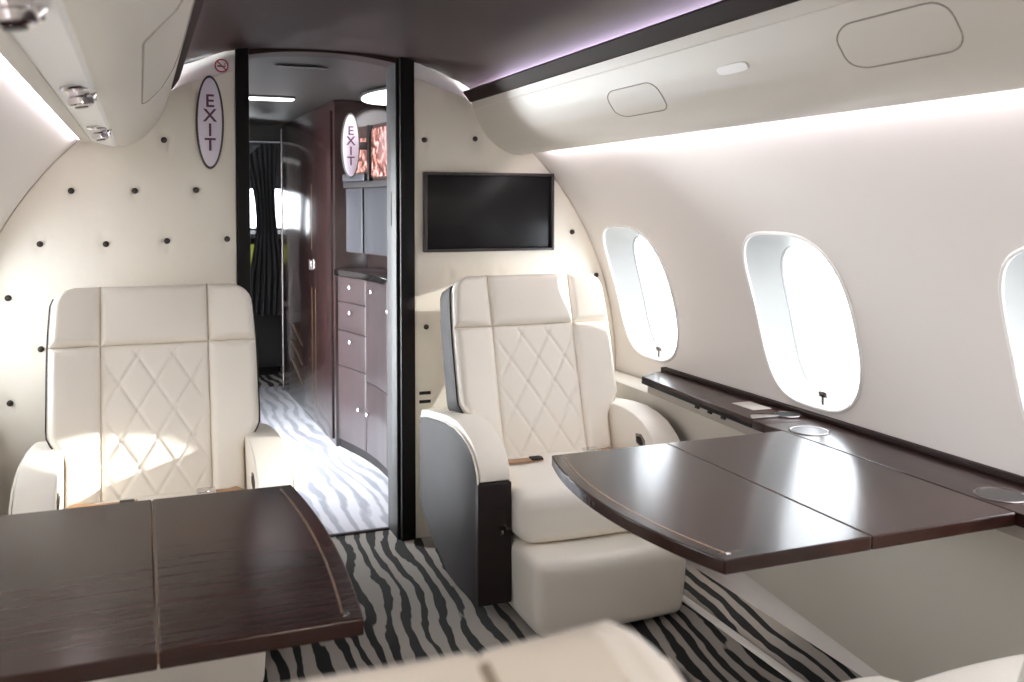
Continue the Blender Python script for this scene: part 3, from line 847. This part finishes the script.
p = cw(.33, .0128); box('inlay_and_reflection', p[0]-.0006, p[0]+.0006, p[1]-.003, p[1]+.003, 1.02, 1.40, M['brass'], dr, 0)
for z in (.22, .34, .46):  # slanted streaks: reflections of steps drawn as brass strips
    a, b = cw(.52, .0125), cw(.74, .0125); tube('inlay_and_reflection', [(a[0], a[1], z-.05), (b[0], b[1], z+.05)], .002, M['brass'], dr, 5)
p = cw(.30, .013); lathe('stud', [(.008, 0), (.008, .003), (0, .004)], (p[0], p[1], 1.50), (-1, 0, 0), M['chrome'], dr, 12)

# curtain drawn to the side of the cockpit opening
def curtain():
    V = []; F = []; nz = 30; nu = 60
    for side_ in (0, 1):
        for j in range(nz+1):
            v = j/nz; z = 1.70 - 1.18*v
            w = .105 - .045*math.sin(min(1, v/.75)*PI)**1.2 + (.015*v)
            cxx = .782 + .028*math.sin(v*PI*.9)
            for i in range(nu+1):
                u = i/nu; x = cxx + w*(2*u-1); y = 6.655 + (.016+.018*v)*math.sin(u*2*PI*6 + v*.6) + side_*.004
                V.append((x, y, z - .10*(1-v)*abs(2*u-1)*(u < .5)))
    n = (nz+1)*(nu+1)
    for b, fl in ((0, 0), (n, 1)):
        for j in range(nz):
            for i in range(nu): q = b+j*(nu+1)+i; F.append((q, q+1, q+nu+2, q+nu+1))
    return mesh('curtain', V, F, M['black_cloth'], None, 60)
tag(curtain(), 'black gathered curtain at the far end of the passage', 'curtain')
# edge highlight of the jamb, put in as a bright metal pole
tag(tube('jamb_highlight', [(.908, 6.60, .0), (.908, 6.60, 1.80)], .007, M['steel'], None, 10), 'edge highlight modelled as a thin metal rail between black curtain and wooden closet', 'rail')

# passage lights
def ceil_lamp(name, x, y, a, b, label, rot=0., n=40, sq=1.):
    z = pass_z(x) - .006
    t = tag(empty(name, (x, y, z), rot), label, 'ceiling light')
    def ol(k): return [(math.copysign(abs(math.cos(q))**sq, math.cos(q))*a*k, math.copysign(abs(math.sin(q))**sq, math.sin(q))*b*k) for q in [2*PI*i/n for i in range(n)]]
    prism('bezel', ol(1.05), 'z', -.006, .006, M['jamb'], t, .001)
    prism('diffuser', ol(1.), 'z', -.010, -.003, M['lamp'], t, .002)
ceil_lamp('oval_light', 1.20, 4.52, .18, .37, 'big lit oval ceiling light above the galley')
ceil_lamp('panel_light', .60, 5.02, .155, .055, 'flat lit rectangular ceiling light deep in the passage', 0, 40, .35)
vs = tag(empty('ceiling_vent', (.61, 3.86, pass_z(.6)-.004)), 'narrow slot vent in the dark passage ceiling just past the doorway', 'vent')
prism('slot', [(-.09+0, -.012), (.09, -.012), (.10, 0), (.09, .012), (-.09, .012), (-.10, 0)], 'z', -.004, .002, M['shadow_gap'], vs, .001)
tube('rim', [(-.105, -.016, -.003), (.105, -.016, -.003)], .0025, M['steel'], vs, 6)

# ------------------------------------------------------------------ cockpit glimpse
bm = bmesh.new()   # windscreen wall: frame with an opening
bm_box(bm, -.5, .25, 8.40, 8.48, 0, 1.9); bm_box(bm, 1.25, 1.75, 8.40, 8.48, 0, 1.9); bm_box(bm, .2, 1.3, 8.40, 8.48, 0, 1.08); bm_box(bm, .2, 1.3, 8.40, 8.48, 1.42, 1.9)
bm_box(bm, .70, .74, 8.39, 8.48, 1.05, 1.45)
struct(bmobj('wall_cockpit', bm, M['dial']))
struct(box('window_13', .25, 1.25, 8.43, 8.438, 1.08, 1.42, M['pane'], bev=0))
struct(box('wall_cockpit_side', -.08, -.02, 6.78, 8.45, 0, 1.9, M['dial'], bev=0))
ip = tag(empty('instrument_panel', (.72, 8.2, 0)), 'dark cockpit instrument panel with yellow green display, far down the passage', 'instrument panel')
prism('panel_body', [(.18, 0), (-.06, .70), (-.10, 1.02), (.0, 1.06), (.19, 1.06), (.19, 0)], 'x', -.6, .6, M['black'], ip, .01)
box('display', .03, .20, -.115, -.085, .78, .95, M['screen_lit'], ip, .003)
box('display', -.26, -.04, -.115, -.085, .78, .95, M['screen'], ip, .003)
box('shelf', -.58, .58, -.14, -.06, 1.0, 1.04, M['dial'], ip, .006)
ps = tag(empty('pilot_seat', (.80, 7.35, 0)), 'black and beige pilot seat glimpsed left of the curtain foot', 'seat')
softbox('seat_cushion', (0, .0, .46), (.22, .22, .06), .035, M['dado'], ps, None, 6)
softbox('backrest', (0, -.20, .30), (.20, .05, .22), .04, M['black_cloth'], ps, None, 6)
box('base', -.16, .16, -.12, .16, 0, .40, M['black'], ps, .01)
oh = tag(empty('switch_console', (.72, 7.7, 1.66)), 'grey overhead switch panel at the cockpit ceiling', 'switch panel')
box('panel_body', -.25, .25, -.25, .3, .0, .12, M['dial'], oh, .01)
bm = bmesh.new()
for i in range(8):
    for j in range(5):
        x = -.21+.06*i; y = -.2+.1*j; bm_box(bm, x-.01, x+.01, y-.01, y+.01, -.02, .002, .002)
sw = bmobj('switches', bm, M['chrome'], oh); sw['kind'] = 'stuff'

# ------------------------------------------------------------------ aft closure behind the camera
struct(box('wall_back', -.7, 1.96, AFT-.05, AFT, -.05, 1.9, M['wall'], bev=0))

# ------------------------------------------------------------------ light
w = bpy.data.worlds.new('sky'); S.world = w; w.use_nodes = True
bg = w.node_tree.nodes['Background']; bg.inputs['Color'].default_value = (.93, .97, 1, 1); bg.inputs['Strength'].default_value = 9
sun = bpy.data.lights.new('sun', 'SUN'); sun.energy = 9; sun.angle = math.radians(.6); sun.color = (1, .95, .87)
so = bpy.data.objects.new('sun', sun); COL.objects.link(so)
so.rotation_euler = Vector((-1.98, .70, -.55)).to_track_quat('-Z', 'Y').to_euler()
def portal(loc, nrm, sx, sy):
    l = bpy.data.lights.new('portal', 'AREA'); l.shape = 'RECTANGLE'; l.size = sx; l.size_y = sy; l.cycles.is_portal = True
    ob = bpy.data.objects.new('portal', l); COL.objects.link(ob); ob.location = loc; ob.rotation_euler = Vector(nrm).to_track_quat('-Z', 'Y').to_euler()
for side in (1, -1):
    for yc in WIN_Y:
        p = liner(side, WA, yc, R+.10); portal(p, (-side*math.cos(WA), 0, -math.sin(WA)), .5, .5)
portal((-.08, 4.75, .9), (1, 0, 0), 1.8, .95)
portal((.75, 8.5, 1.25), (0, -1, 0), 1.1, .4)

# ------------------------------------------------------------------ camera
cam = bpy.data.cameras.new('camera'); co = bpy.data.objects.new('camera', cam); COL.objects.link(co); S.camera = co
cam.sensor_width = 36; cam.sensor_fit = 'HORIZONTAL'; cam.lens = 942/1024*36; cam.shift_y = -.1007; cam.clip_start = .02
co.location = (0, 0, 1.28); co.rotation_euler = (math.radians(88), 0, -math.radians(21.549))
cam.dof.use_dof = True; cam.dof.focus_distance = 2.9; cam.dof.aperture_fstop = 5.0
S.view_settings.view_transform = 'Standard'; S.view_settings.look = 'None'; S.view_settings.gamma = 1; S.view_settings.use_curve_mapping = False
S.view_settings.exposure = 2.42
S.cycles.max_bounces = 14; S.cycles.diffuse_bounces = 8; S.cycles.sample_clamp_indirect = 8
